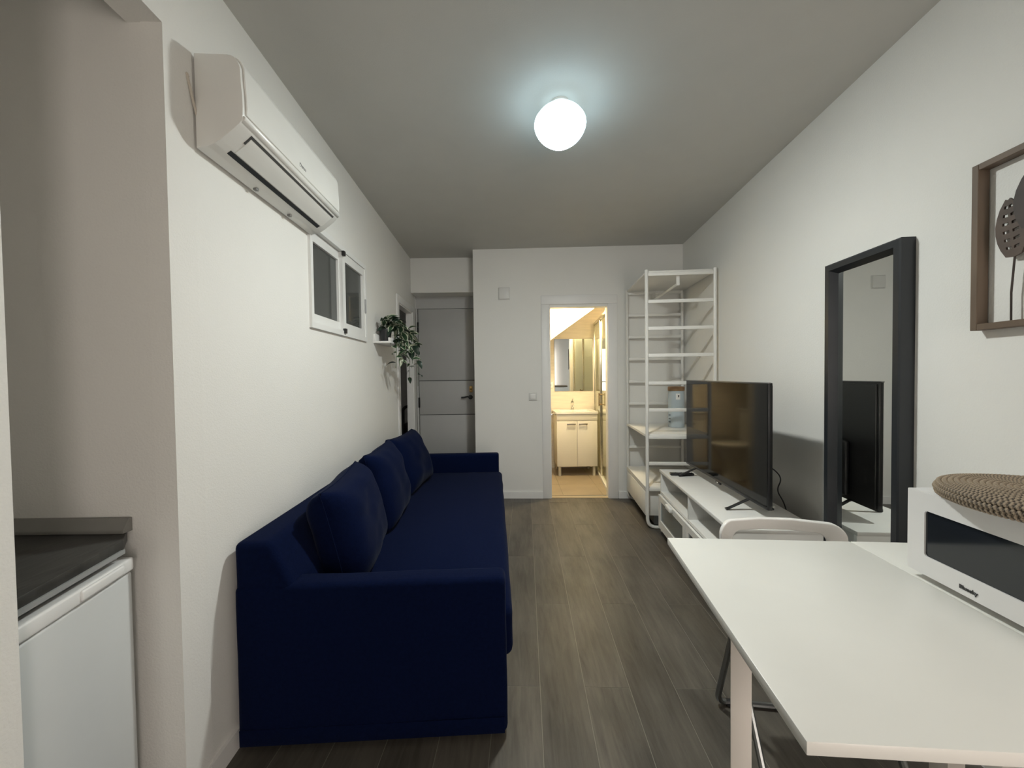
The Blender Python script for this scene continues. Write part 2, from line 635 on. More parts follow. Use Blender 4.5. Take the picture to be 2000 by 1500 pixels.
# window_1: sliding window
ALU = mat('white_aluminium', (.80, .80, .78), .35)
win = struct('window_1', B(), ALU, 'white aluminium sliding window with dark panes high on the left wall')
win.location = (XL(WY0), WY0, 0)
win.rotation_euler = (0, 0, AL)
wl = (WY1 - WY0) * kl
ou = [(0, WZ0), (wl, WZ0), (wl, WZ1), (0, WZ1)]
inn = [(.026, WZ0 + .03), (wl - .026, WZ0 + .03), (wl - .026, WZ1 - .03), (.026, WZ1 - .03)]
obj('window_frame', plate_hole(B(), ou, inn, -.058, .014), ALU, win)
obj('track', box(-.01, .012, .03, wl * .52, WZ1 - .029, WZ1 - .018), GROOVE, win)
PANE = glass('window_pane', (.42, .44, .43), .05, 1.45, .5, (.14, .145, .14))
for s0, s1, xo in ((.026, wl * .54, -.03), (wl * .50, wl - .024, -.008)):
    o2 = [(s0, WZ0 + .03), (s1, WZ0 + .03), (s1, WZ1 - .032), (s0, WZ1 - .032)]
    q = .052
    i2 = [(s0 + q * .8, WZ0 + .03 + q), (s1 - q * .8, WZ0 + .03 + q), (s1 - q * .8, WZ1 - .032 - q), (s0 + q * .8, WZ1 - .032 - q)]
    sash = obj('sash', plate_hole(B(), o2, i2, xo - .012, xo + .016), ALU, win)
    obj('pane', box(xo - .002, xo + .002, s0 + q * .7, s1 - q * .7, WZ0 + .03 + q * .9, WZ1 - .032 - q * .9), PANE, sash)
for z in (WZ0 + .028, WZ1 - .045):
    obj('sash_stop', box(.008, .026, wl * .50 - .014, wl * .50 + .012, z - .014, z + .016, .003), BLACK, win)
obj('latch', box(.006, .018, wl - .034, wl - .024, WZ0 + .2, WZ0 + .30, .003), mat('grey_latch', (.35, .35, .35), .4), win)

# dim room behind the left wall
DIM = mat('bedroom_paint', (.75, .75, .73), .8)
struct('wall_bedroom_far', box(-3.4, -1.2, 6.4, 6.5, 0, HC), DIM, 'wall of the dim room beyond the doorway')
struct('wall_bedroom_side', box(-3.4, -3.3, YN + .1, 6.5, 0, HC), DIM, 'outer wall of the dim room')
struct('wall_bedroom_near', box(-3.4, -2.04, YN, YN + .1, 0, HC), DIM, 'near wall of the dim room')
struct('wall_bedroom_inner', box(-1.24, -1.14, YA + .1, 6.5, 0, HC), DIM, 'inner wall of the dim room')

# ------------------------------------------------------------------ bathroom shell
TILE = mat('cream_tile', (.74, .66, .54), .35, var=.08, vscale=9, stretch=(.4, 1, 4))
CREAM = mat('cream_paint', (.80, .72, .58), .6)
YBB = 5.34
struct('wall_bathroom_back', box(-.4, 1.9, YBB, YBB + .1, 0, HC), TILE, 'cream tiled wall behind the bathroom mirror')
struct('wall_bathroom_left', box(-.42, -.32, 4.66, YBB, 0, HC), TILE, 'left wall of the bathroom')
struct('wall_bathroom_right', box(1.80, 1.90, 4.08, YBB, 0, HC), TILE, 'right wall of the shower')
FT = mat('beige_floor_tile', (.34, .27, .185), .35, var=.08, vscale=5)
bf = struct('floor_bathroom', box(-.32, 1.8, 4.10, YBB, -.03, -.002), mat('beige_grout', (.3, .24, .17), .7), 'beige tiled bathroom floor')
for ix in range(5):
    for iy in range(3):
        x0, y0 = -.31 + ix * .425, 4.115 + iy * .41
        obj('tile', box(x0, min(x0 + .422, 1.795), y0, min(y0 + .407, YBB - .002), -.012, .002, .001, 1), FT, bf)
# boxed underside of the stairs above: its lower edge rises to the right
struct('ceiling_bathroom', box(-.315, 1.9, 4.115, YBB, 2.45, 2.55), CREAM, 'flat ceiling of the bathroom')
struct('trim_stair_soffit', prism(B(), [(-.33, 1.153), (1.42, 2.389), (1.42, 2.45), (-.33, 2.45)], 4.75, YBB, 'y'), CREAM, 'pale boxed stair underside with a slanting lower edge in the bathroom')

# ------------------------------------------------------------------ lamps


def globe_lamp(name, label, loc, R, H, strength, col, drop):
    t = thing(name, label, 'lamp', (loc[0], loc[1], HC))
    obj('canopy', lathe(B(), [(0, 0), (.045, 0), (.045, -.010), (0, -.012)], 28), METW, t)
    prof = []
    for k in range(33):
        a = PI * k / 32
        q, c = abs(math.sin(a)), math.cos(a)
        p = 1.12
        hh = min(H, drop - .012) if c > 0 else H
        prof.append((R * q ** p, math.copysign(abs(c) ** p, c) * hh - drop))
    prof[0] = (0, prof[0][1])
    prof[-1] = (0, prof[-1][1])
    cut = 27
    top = 13
    obj('shade_neck', lathe(B(), prof[:top + 1], 40), emit(name + '_neck', (.66, .90, 1.0), LAMP_NECK), t, ang=80)
    obj('upper_shade', lathe(B(), prof[top:cut + 1], 40), emit(name + '_shade', (.62, .88, 1.0), LAMP_SIDE * strength / LAMP), t, ang=80)
    obj('diffuser', lathe(B(), prof[cut:], 40), emit(name + '_glow', col, strength), t, ang=80)
    return t


globe_lamp('ceiling_lamp', 'glowing white diamond-round lamp hanging from the middle of the ceiling', (0.25, 1.90), .125, .107, LAMP, (.97, 1.0, .95), .105)
# assumed balcony door behind the camera, not seen; its panes glow as added light
assumed_door = struct('door_4_assumed', B(), TRIM, 'assumed balcony door behind the camera, unseen glowing panes added for light')
assumed_door.location = (.56, -1.4, 0)
obj('door_frame', plate_hole(B(), [(0, .04), (.70, .04), (.70, 2.12), (0, 2.12)], [(.05, .09), (.65, .09), (.65, 2.07), (.05, 2.07)], -.08, -.01, 'y'), TRIM, assumed_door)
obj('glazing_bar', box(.05, .65, -.06, -.03, 1.04, 1.08, .002), TRIM, assumed_door)
FILL_PANE = emit('assumed_fill_pane', (1.0, .89, .81), FILL_REAR)  # even glow of the added panes, light assumed from behind
for za, zb in ((.09, 1.04), (1.08, 2.07)):
    obj('pane', box(.05, .65, -.05, -.045, za, zb), FILL_PANE, assumed_door)
obj('handle', tube(B(), fillet([(.075, -.01, 1.06), (.075, .03, 1.06), (.17, .03, 1.06)], .01), .008, 8), CHROME, assumed_door)
bl = thing('assumed_bathroom_lamp', 'assumed round warm lamp, unseen under the bathroom ceiling above the doorway', 'lamp', (.80, 4.27, 2.45))  # assumed source of the warm bathroom light, itself out of view
obj('canopy', lathe(B(), [(0, 0), (.07, 0), (.07, -.02), (.03, -.04), (0, -.04)], 28), METW, bl)
obj('globe', lathe(B(), [(0, -.025)] + [(.07 * math.sin(PI * k / 16), -.095 + .07 * math.cos(PI * k / 16)) for k in range(1, 16)] + [(0, -.165)], 28), emit('bathroom_glow', (1.0, .84, .53), LAMP_BATH), bl)

dl_ = thing('bedroom_fill_light', 'small added fill globe brightening the room beyond the doorway', 'lamp', (-2.3, 2.6, HC))  # unseen light added to lift the dark room behind the doorway
obj('canopy', lathe(B(), [(0, 0), (.06, 0), (.06, -.02), (.03, -.03), (0, -.03)], 24), METW, dl_)
obj('globe', lathe(B(), [(0, -.02)] + [(.08 * math.sin(PI * k / 14), -.10 + .08 * math.cos(PI * k / 14)) for k in range(1, 14)] + [(0, -.18)], 24), emit('bedroom_fill_glow', (1.0, .95, .9), FILL_DIM), dl_)

# ------------------------------------------------------------------ sofa
SA = 0.045
sofa = thing('sofa', 'long navy blue fabric sofa along the left white wall', 'sofa', (-0.965, 1.30, 0), SA)
SL = 2.26


def soft_box(x0, x1, y0, y1, z0, z1, bev, amp=.003, cuts=10, seed=0.0, bulge=0.0):
    bm = box(x0, x1, y0, y1, z0, z1, bev, 4)
    bmesh.ops.subdivide_edges(bm, edges=[e for e in bm.edges if e.calc_length() > .12], cuts=cuts, use_grid_fill=True)
    from mathutils import noise
    for v in bm.verts:
        n = noise.noise_vector(v.co * 5 + Vector((seed, 0, 0))) + .5 * noise.noise_vector(v.co * 13 + Vector((seed, 3, 0)))
        v.co += n * amp
        if bulge:
            u = (v.co.x - x0) / (x1 - x0) * 2 - 1
            q = (v.co.y - y0) / (y1 - y0) * 2 - 1
            h = (v.co.z - z0) / (z1 - z0)
            if h > .6:
                v.co.z += bulge * max(0, 1 - u * u) * max(0, 1 - q ** 4)
    return bm


obj('base', soft_box(.06, .915, .02, SL - .02, .025, .25, .012, .002), BLUE, sofa, 60)
obj('seat', soft_box(.17, .962, .085, SL - .085, .23, .425, .035, .003, 12, 2.0, .008), BLUE, sofa, 70)
# backrest: leaning front
bk = soft_box(.0, .125, .006, SL - .006, .02, .735, .025, .002, 10, 4.0)
for v in bk.verts:
    if v.co.x > .06:
        v.co.x += min(.11, .46 * max(0, (.735 - v.co.z)))
obj('backrest', bk, BLUE, sofa, 70)
for y0, y1, s in ((0, .095, 6.0), (SL - .095, SL, 8.0)):
    ar = obj('armrest', soft_box(.0, .935, y0, y1, .02, .585, .022, .0022, 10, s), BLUE, sofa, 70)
    hem = B()
    ye = -.004 if y0 == 0 else SL + .004
    bx(hem, .01, .925, min(ye, ye * .99) - .0, ye + .004, .03, .088, .002, 2)
    obj('hem', hem, BLUE, ar)
for x in (.08, .88):
    for y in (.08, SL - .08):
        obj('foot', box(x - .025, x + .025, y - .025, y + .025, 0, .03, .004), BLACK, sofa)

from mathutils import noise as NZ


def cushion_bm(W, H, T, seed):
    """upright pillow centred on its base edge: width along y, height z, thickness x"""
    bm = B()
    N = 26
    grid = {}
    for side in (1, -1):
        for i in range(N + 1):
            for j in range(N + 1):
                u, v = 2 * i / N - 1, 2 * j / N - 1
                edge = i in (0, N) or j in (0, N)
                if edge and side == -1:
                    grid[side, i, j] = grid[1, i, j]
                    continue
                t = ((1 - abs(u) ** 3.6) * (1 - abs(v) ** 3.0)) ** .42
                y = W / 2 * u * (1 - .07 * (1 - v * v) * u * u) * (1 - .02 * abs(v))
                z = H / 2 * v * (1 - .07 * (1 - u * u) * v * v) + H / 2
                p = Vector((side * T / 2 * t, y, z))
                n = NZ.noise(Vector((u * 1.6 + seed, v * 1.6, side))) * .020 + NZ.noise(Vector((u * 3 + seed, v * 3, side * 2))) * .006
                p.x += n * (t + .1)
                # sag and corner creases
                p.x += side * .008 * t * math.sin(5 * (u + v) + seed) * (abs(u * v))
                grid[side, i, j] = bm.verts.new(p)
    for side in (1, -1):
        for i in range(N):
            for j in range(N):
                q = [grid[side, i, j], grid[side, i + 1, j], grid[side, i + 1, j + 1], grid[side, i, j + 1]]
                if side == -1:
                    q = q[::-1]
                bm.faces.new(q)
    bmesh.ops.recalc_face_normals(bm, faces=bm.faces[:])
    return bm


def seam_bm(W, H, seed):
    N = 30
    pts = []
    for a, b in (((-1, -1), (1, -1)), ((1, -1), (1, 1)), ((1, 1), (-1, 1)), ((-1, 1), (-1, -1))):
        for k in range(N):
            t = k / N
            u, v = a[0] + t * (b[0] - a[0]), a[1] + t * (b[1] - a[1])
            y = W / 2 * u * (1 - .07 * (1 - v * v) * u * u) * (1 - .02 * abs(v))
            z = H / 2 * v * (1 - .07 * (1 - u * u) * v * v) + H / 2
            pts.append((NZ.noise(Vector((u * 1.6 + seed, v * 1.6, 1))) * .0014, y, z))
    return tube(B(), pts, .0022, 6, closed=True)


def sx(x, y):   # sofa frame to world
    return (-0.965 + x * math.cos(SA) - y * math.sin(SA), 1.30 + x * math.sin(SA) + y * math.cos(SA))


for i, (x, y, W, H, T, lean, yaw, lab) in enumerate((
        (.285, .47, .60, .44, .24, -13, .12, 'plump navy blue back cushion nearest the camera on the sofa'),
        (.280, 1.06, .56, .46, .21, -13, .03, 'navy blue back cushion between the two others on the sofa'),
        (.300, 1.73, .60, .45, .22, -20, -.10, 'navy blue back cushion beside the far armrest of the sofa'))):
    X, Y = sx(x, y)
    t = thing('sofa_cushion', lab, 'cushion', (X, Y, .422), 0, 'blue cushions on the sofa', (0, math.radians(lean), SA + yaw))
    obj('cover', cushion_bm(W, H, T, i * 7.3 + 1), BLUE, t, 80)
    obj('piping', seam_bm(W, H, i * 7.3 + 1), BLUE, t, 80)

# ------------------------------------------------------------------ air conditioner
ac = thing('air_conditioner', 'white split air conditioner high on the left wall above the sofa', 'air conditioner', (XL(1.215), 1.215, 0), AL)
AW = .745
ACW = mat('ac_plastic', (.79, .785, .75), .3)


def ac_profile():
    # x away from the wall, z up
    pts = [(.010, 2.020), (.045, 2.027), (.066, 2.036), (.086, 2.050), (.106, 2.066), (.126, 2.083), (.142, 2.098), (.151, 2.110),
           (.153, 2.125), (.154, 2.15), (.153, 2.19), (.150, 2.235)]
    for k in range(1, 7):
        a = k / 6 * PI / 2
        pts.append((.112 + .038 * math.cos(a), 2.258 + .052 * math.sin(a)))
    pts += [(.010, 2.312)]
    return pts


obj('body', prism(B(), ac_profile(), .0, AW, 'y', .003, 2), ACW, ac, 30)
fp = [(.152, 2.130), (.1545, 2.15), (.1535, 2.19), (.1505, 2.235)]
for k in range(1, 6):
    a = k / 6 * PI / 2
    fp.append((.112 + .0385 * math.cos(a), 2.258 + .052 * math.sin(a)))
out = [(x + .006, z + (.002 if z > 2.26 else 0)) for x, z in fp]
obj('front_panel', prism(B(), fp + out[::-1], .012, AW - .012, 'y', .0015, 1), ACW, ac, 40)
obj('lower_lip', prism(B(), [(.144, 2.102), (.156, 2.110), (.160, 2.119), (.154, 2.124), (.142, 2.118)], .004, AW - .004, 'y', .001, 1), ACW, ac, 50)
obj('outlet_slot', prism(B(), [(.0665, 2.0345), (.0795, 2.0435), (.077, 2.056), (.064, 2.046)], .055, AW - .055, 'y'), DARKGAP, ac)
obj('louvre', prism(B(), [(.082, 2.0445), (.108, 2.0645), (.128, 2.0815), (.136, 2.090), (.130, 2.096), (.082, 2.056)], .07, AW - .045, 'y', .001, 1), ACW, ac, 40)
obj('outlet_gap', prism(B(), [(.1365, 2.0895), (.1425, 2.0965), (.137, 2.101), (.131, 2.096)], .068, AW - .040, 'y'), GROOVE, ac)
obj('gap_end', prism(B(), [(.116, 2.0715), (.1425, 2.0965), (.137, 2.101), (.112, 2.08)], .062, .069, 'y'), GROOVE, ac)
for y in (.26, .50):
    obj('clip', box(.022, .036, y, y + .016, 2.016, 2.026, .002), mat('grey_clip', (.2, .2, .19), .5), ac)
obj('mounting_plate', box(.0, .012, .02, AW - .02, 2.05, 2.28), ACW, ac)
text('logo', 'Daitsu', .020, mat('grey_print', (.12, .12, .12), .5), ac, basis((0, 1, 0), (0.04, 0, 1), (1, 0, 0), (.1604, .365, 2.150)), .0004)
obj('cable_tail', tube(B(), fillet([(.006, -.018, 2.225), (.004, -.022, 2.235), (.010, -.010, 2.17), (.012, .004, 2.12)], .02), .004, 6), mat('cable_beige', (.55, .5, .43), .5), ac)

# ------------------------------------------------------------------ wall shelf and plant
sh = thing('wall_shelf', 'small white picture ledge on the left wall under the plant pot', 'shelf', (XL(2.965), 2.965, 0), AL)
obj('ledge', box(0, .128, 0, .42, 1.562, 1.577, .002), TRIM, sh)
obj('back_rail', box(0, .016, 0, .42, 1.577, 1.632, .002), TRIM, sh)
obj('front_lip', box(.112, .128, 0, .42, 1.577, 1.604, .002), TRIM, sh)

pp = thing('potted_plant', 'trailing variegated green plant in a dark pot on the wall shelf', 'plant', (XL(3.07) + .066, 3.07, 1.578))
obj('pot', lathe(B(), [(0, 0), (.036, 0), (.047, .085), (.050, .088), (.050, .098), (.044, .098), (.040, .075), (0, .072)], 24), mat('dark_pot', (.012, .014, .016), .45), pp)
obj('soil', lathe(B(), [(0, .08), (.041, .078), (0, .06)], 16), mat('soil', (.02, .015, .01), .9), pp)
LG = mat('leaf_green', (.032, .075, .034), .42, var=.35, vscale=30)
LP = mat('leaf_cream', (.52, .55, .42), .42, var=.12, vscale=30)
LD = mat('leaf_dark_green', (.014, .034, .020), .4, var=.3, vscale=30)
STEM = mat('plant_stem', (.06, .10, .04), .6)


def leaf_mesh(kind):
    bm = B()
    n = 6
    rows = []
    for i in range(n + 1):
        t = i / n
        wdt = .5 * .52 * (math.sin(PI * min(1, t ** .75)) ** .9) + (0.004 if 0 < i < n else 0)
        z = -.22 * t * t + .10 * math.sin(PI * t)
        cup = .16 * wdt
        rows.append([bm.verts.new((s * wdt, t, z + abs(s) * cup * 1.2)) for s in (-1, -.62, 0, .62, 1)])
    for i in range(n):
        for j in range(4):
            f = bm.faces.new((rows[i][j], rows[i][j + 1], rows[i + 1][j + 1], rows[i + 1][j]))
            rim = j in (0, 3)
            f.material_index = (1 if rim else 0) if kind == 0 else (0 if rim else 1) if kind == 1 else 0
    me = bpy.data.meshes.new('leaf')
    bm.to_mesh(me)
    bm.free()
    for m in ((LG, LP), (LG, LP), (LD, LP))[kind]:
        me.materials.append(m)
    me.shade_smooth()
    return me


LM = [leaf_mesh(k) for k in range(3)]
pr = random.Random(21)


def add_leaf(p, d, size, kind):
    d = Vector(d).normalized()
    if p[0] + d.x * size * 1.25 < -.05:
        d.x = abs(d.x)
    side = d.cross(Vector((0, 0, 1)))
    if side.length < .05:
        side = Vector((1, 0, 0))
    side.normalize()
    side = (Matrix.Rotation(pr.uniform(-.7, .7), 3, d) @ side)
    upv = side.cross(d)
    size *= 1.22
    o = bpy.data.objects.new('leaf', LM[kind])
    C.objects.link(o)
    o.parent = pp
    o.matrix_basis = basis(side * size, d * size, upv * size, p)


def vine(pts, nl, size):
    pts = [Vector((p[0] * .80, p[1] * .9, p[2])) for p in pts]
    cu = fillet(pts, .05, 5)
    obj('vine', tube(B(), cu, .0018, 5), STEM, pp)
    tot = len(cu) - 1
    for i in range(nl):
        f = (i + .6) / nl * tot
        k = min(int(f), tot - 1)
        p = cu[k].lerp(cu[k + 1], f - k)
        d = Vector((pr.uniform(-1, 1), pr.uniform(-1, .7), pr.uniform(-.75, .25)))
        if i % 2:
            d.x *= -1
        add_leaf(p, d, size * pr.uniform(.75, 1.2), pr.choice((0, 0, 1, 2, 2)))


# crown over the pot
for i in range(30):
    a = pr.uniform(0, 2 * PI)
    r = pr.uniform(.0, .06)
    h = pr.uniform(.09, .19)
    d = Vector((math.cos(a) + .35, math.sin(a), pr.uniform(-.2, .8)))
    add_leaf(Vector((r * math.cos(a) + .02, r * math.sin(a) + .02, h)), d, pr.uniform(.055, .085), pr.choice((0, 0, 1, 2, 2, 2)))
vine([(.02, .0, .10), (.07, .0, .15), (.105, -.01, .05), (.11, -.02, -.10), (.10, -.02, -.21)], 11, .075)
vine([(.02, .03, .11), (.08, .05, .17), (.13, .06, .06), (.14, .06, -.10), (.135, .05, -.18)], 12, .07)
vine([(.0, .06, .11), (.10, .12, .17), (.18, .16, .08), (.20, .18, -.06), (.21, .18, -.17)], 12, .07)
vine([(.02, .1, .10), (.12, .2, .15), (.20, .26, .03), (.235, .28, -.14), (.235, .28, -.36)], 13, .06)
vine([(.02, .05, .1), (.12, .1, .14), (.165, .12, .02), (.17, .12, -.1)], 9, .075)
vine([(.01, .03, .1), (.09, .02, .13), (.15, .03, .03), (.155, .03, -.07)], 8, .08)
vine([(.02, .1, .10), (.10, .26, .13), (.125, .36, .0), (.115, .38, -.2), (.11, .38, -.34)], 12, .045)
for i in range(26):
    p = Vector((pr.uniform(.05, .19), pr.uniform(-.02, .2), pr.uniform(-.02, .17)))
    p.z -= max(0, p.x - .08) * .5
    add_leaf(p, (pr.uniform(-.5, 1), pr.uniform(-.8, .6), pr.uniform(-.7, .4)), pr.uniform(.055, .085), pr.choice((0, 0, 1, 2, 2)))

# ------------------------------------------------------------------ small fittings on the back wall


def on_back(x):
    return (x, YB(x), 0)


vb = thing('junction_box', 'square white box cover high on the back wall', 'box', on_back(-.07), AB)
obj('cover', box(-.056, .056, -.02, 0, 2.095, 2.215, .006, 3), mat('box_plastic', (.70, .69, .665), .4), vb)
obj('rim', box(-.061, .061, -.008, 0, 2.09, 2.22, .003, 2), mat('box_plastic', (.70, .69, .665), .4), vb)
sw = thing('light_switch', 'white light switch beside the bathroom door frame', 'switch', on_back(.218), AB)
obj('plate', box(-.043, .043, -.009, 0, 1.032, 1.117, .004, 3), mat('switch_plate', (.66, .655, .63), .35), sw)
obj('rocker', box(-.027, .027, -.014, -.007, 1.048, 1.102, .003, 2), PLAST, sw)

# ------------------------------------------------------------------ bathroom things
VAN = mat('vanity_lacquer', (.80, .74, .63), .35)
CER = mat('glazed_ceramic', (.84, .81, .75), .12)
vn = thing('vanity_unit', 'white vanity cabinet with basin top in the lit bathroom', 'vanity', (.82, 4.88, 0))
obj('cabinet', box(-.255, .255, .012, .44, .125, .80, .002), VAN, vn)
obj('apron', box(-.258, .258, -.006, .012, .715, .795, .002), VAN, vn)
for s in (-1, 1):
    x0, x1 = (-.256, -.003) if s < 0 else (.003, .256)
    d = obj('door', box(x0, x1, -.006, .012, .128, .708, .002), VAN, vn)
    hx = -.075 if s < 0 else .075
    hb = B()
    bx(hb, hx - .055, hx + .055, -.03, -.02, .662, .68, .002)
    bx(hb, hx - .05, hx - .04, -.022, -.005, .664, .678)
    bx(hb, hx + .04, hx + .05, -.022, -.005, .664, .678)
    obj('handle', hb, mat('brushed_nickel', (.45, .40, .34), .35, 1), d)
for x in (-.22, .22):
    for y in (.04, .40):
        obj('leg', tube(B(), [(x, y, 0), (x, y, .127)], .02, 12), mat('satin_leg', (.62, .58, .5), .35, .4), vn)
bs = B()
oq = rrect(-.272, .272, -.02, .448, .02, 4)
iq = rrect(-.20, .20, .05, .33, .06, 4)
plate_hole(bs, oq, iq, .80, .822, 'z')
ring = [(a * .75, .19 + (b - .19) * .75) for a, b in iq]
va = [bs.verts.new((a, b, .815)) for a, b in iq]
vbm = [bs.verts.new((a, b, .72)) for a, b in ring]
for k in range(len(iq)):
    bs.faces.new((va[k], va[(k + 1) % len(iq)], vbm[(k + 1) % len(iq)], vbm[k]))
bs.faces.new(vbm)
basin = obj('basin_top', bs, CER, vn, 40)
obj('overflow', lathe(B(), [(0, 0), (.014, 0), (.014, .003), (0, .003)], 14), CHROME, basin).matrix_basis = basis((1, 0, 0), (0, 0, 1), (0, -1, 0), (.0, .315, .79))
fc = B()
lathe(fc, [(0, .822), (.026, .822), (.026, .828), (.02, .835), (.018, .90), (.021, .905), (.021, .93), (.012, .94), (0, .94)], 18, (0, .375, 0))
tube(fc, fillet([(0, .375, .865), (0, .32, .89), (0, .262, .885), (0, .255, .868)], .02), .011, 10)
tube(fc, [(0, .375, .935), (0, .372, .955), (0, .315, .975)], [.008, .008, .006], 8)
obj('faucet', fc, CHROME, vn)

bm_ = thing('bathroom_mirror', 'frameless rectangular mirror above the vanity basin', 'mirror', (.855, YBB, 0))
obj('mirror_glass', box(-.263, .263, -.008, -.004, 1.072, 1.79), MIRROR, bm_)
obj('backing', box(-.266, .266, -.004, 0, 1.08, 1.793), mat('mirror_edge', (.3, .26, .2), .4), bm_)
bsw = thing('power_socket', 'small white socket on the tiled wall left of bathroom mirror', 'socket', (.525, YBB, 0))
obj('plate', box(-.04, .04, -.01, 0, 1.115, 1.20, .003), PLAST, bsw)
obj('socket_hole', lathe(B(), [(0, 0), (.018, 0), (.018, .002), (0, .002)], 16), mat('socket_dark', (.25, .2, .15), .5), bsw).matrix_basis = basis((1, 0, 0), (0, 0, 1), (0, -1, 0), (0, -.010, 1.157))
ph = thing('paper_holder', 'small chrome toilet paper holder beside the vanity', 'holder', (.545, 4.99, 0))
hb = B()
bx(hb, .008, .019, -.02, .02, .775, .815, .003)
tube(hb, fillet([(.012, 0, .795), (-.045, 0, .795), (-.045, -.10, .795)], .015), .006, 8)
obj('arm', hb, CHROME, ph)
obj('cover_flap', box(-.06, -.005, -.09, -.01, .80, .806, .002), CHROME, ph)

tl = thing('toilet', 'white ceramic toilet hidden left of the vanity, seen mirrored in the television', 'toilet', (-.30, 4.86, 0), 0)
obj('tank', box(.0, .40, -.19, .19, .40, .82, .03, 4), CER, tl)
obj('tank_lid', box(-.002, .41, -.2, .2, .82, .85, .012, 3), CER, tl)
bw = B()
lathe(bw, [(0, .0), (.11, .0), (.10, .06), (.09, .18), (.15, .33), (.18, .40), (.15, .40), (.1, .3), (0, .26)], 30, (.55, 0, 0), 1.25, 1.0)
bx(bw, .12, .5, -.1, .1, 0, .38, .03, 3)
obj('bowl', bw, CER, tl)
st = B()
o_ = [(.55 + .245 * math.cos(2 * PI * k / 30), .19 * math.sin(2 * PI * k / 30)) for k in range(30)]
prism(st, o_, .405, .44, 'z', .008, 2)
obj('seat_lid', st, CER, tl)

# shower screen
SG = glass('shower_glass', (.90, .93, .88), .03, 1.5)
ss_ = thing('shower_screen', 'chrome framed glass shower screen right of the vanity', 'shower screen', (1.042, 4.16, 0), -.09)
CHW = mat('satin_chrome', (.62, .58, .50), .25, 1.0)
L2 = 1.16
for y, w2 in ((0.0, .03), (.58, .022), (L2 - .02, .03)):
    obj('post', box(-.012, .018, y, y + w2, .03, 1.965, .003), CHW, ss_)
obj('top_rail', box(-.016, .022, 0, L2, 1.965, 2.0, .003), CHW, ss_)
obj('bottom_rail', box(-.016, .022, 0, L2, .0, .04, .003), mat('white_sill', (.8, .76, .68), .3), ss_)
for y0, y1, x in ((.03, .59, .006), (.595, L2 - .02, -.004)):
    g_ = obj('glass_panel', box(x - .003, x + .003, y0, y1, .04, 1.965), SG, ss_)
hb = B()
for z in (.93, 1.05):
    tube(hb, [(-.03, .53, z), (.004, .53, z)], .008, 8)
tube(hb, [(-.03, .53, .91), (-.03, .53, 1.07)], .007, 8)
obj('door_pull', hb, mat('bronze_pull', (.2, .14, .08), .35, 1), ss_)

# ------------------------------------------------------------------ dark room things seen through the left doorway
ch = thing('office_chair', 'black chair with looped back in the dark room beyond doorway', 'chair', (-1.405, 5.25, 0), .15)
cb = B()
tube(cb, fillet([(-.10, .1, .45), (-.105, .16, .88), (.105, .16, .88), (.10, .1, .45)], .07), .02, 10)
obj('back_frame', cb, BLACK, ch)
obj('back_pad', prism(B(), rrect(-.09, .09, .50, .66, .04), .12, .15, 'y', .01), BLACK, ch)
obj('seat', box(-.14, .14, -.24, .14, .42, .48, .03, 4), BLACK, ch)
for x in (-.12, .12):
    for y in (-.2, .12):
        obj('leg', tube(B(), [(x, y, .43), (x * 1.15, y * 1.15, 0)], .014, 8), BLACK, ch)
bd = thing('storage_box', 'pale box on the floor of the dark room beside black chair', 'box', (-1.62, 5.8, 0), .1)
obj('carton', box(-.2, .2, -.2, .2, 0, .5, .006), mat('grey_carton', (.35, .34, .33), .7), bd)
obj('lid', box(-.21, .21, -.21, .21, .5, .56, .006), mat('grey_carton2', (.42, .41, .4), .7), bd)

# ------------------------------------------------------------------ kitchen niche
ct = thing('worktop', 'dark grey wood-effect worktop in the kitchen niche', 'worktop', (0, 0, 0))
CTM = mat('dark_wood_laminate', (.040, .039, .036), .5, var=.35, vscale=14, stretch=(8, 1, 1))
front = [(-1.062, YN - .004), (-0.990, .755), (-0.95, .50), (-1.63, .50), (-1.63, YN - .004)]
front = [(-1.126, YN - .004), (-1.072, 1.047), (-1.000, .738), (-1.63, .738), (-1.63, YN - .004)]
obj('slab', prism(B(), front, .832, .862, 'z', .003, 2), CTM, ct)
obj('edge_strip', prism(B(), [(-1.070, 1.035), (-1.066, 1.045), (-.996, .742), (-1.002, .74)], .826, .838, 'z'), mat('grey_edge', (.32, .33, .33), .4), ct)
up_ = thing('upstand', 'grey splashback strip along the wall above the dark worktop', 'upstand', (0, 0, 0))
obj('strip', prism(B(), [(YN - .001, .8625), (YN - .030, .8625), (YN - .030, .872), (YN - .012, .902), (YN - .001, .902)], -1.63, -1.112, 'x', .002), mat('grey_laminate', (.22, .215, .20), .5, var=.1), up_)
fr = thing('fridge', 'white under-counter fridge below the dark worktop', 'fridge', (0, 0, 0))
FRW = mat('fridge_enamel', (.66, .68, .68), .35)


def fx(y, off=0.0):
    return -1.068 - (y - 1.04) * .2267 + off


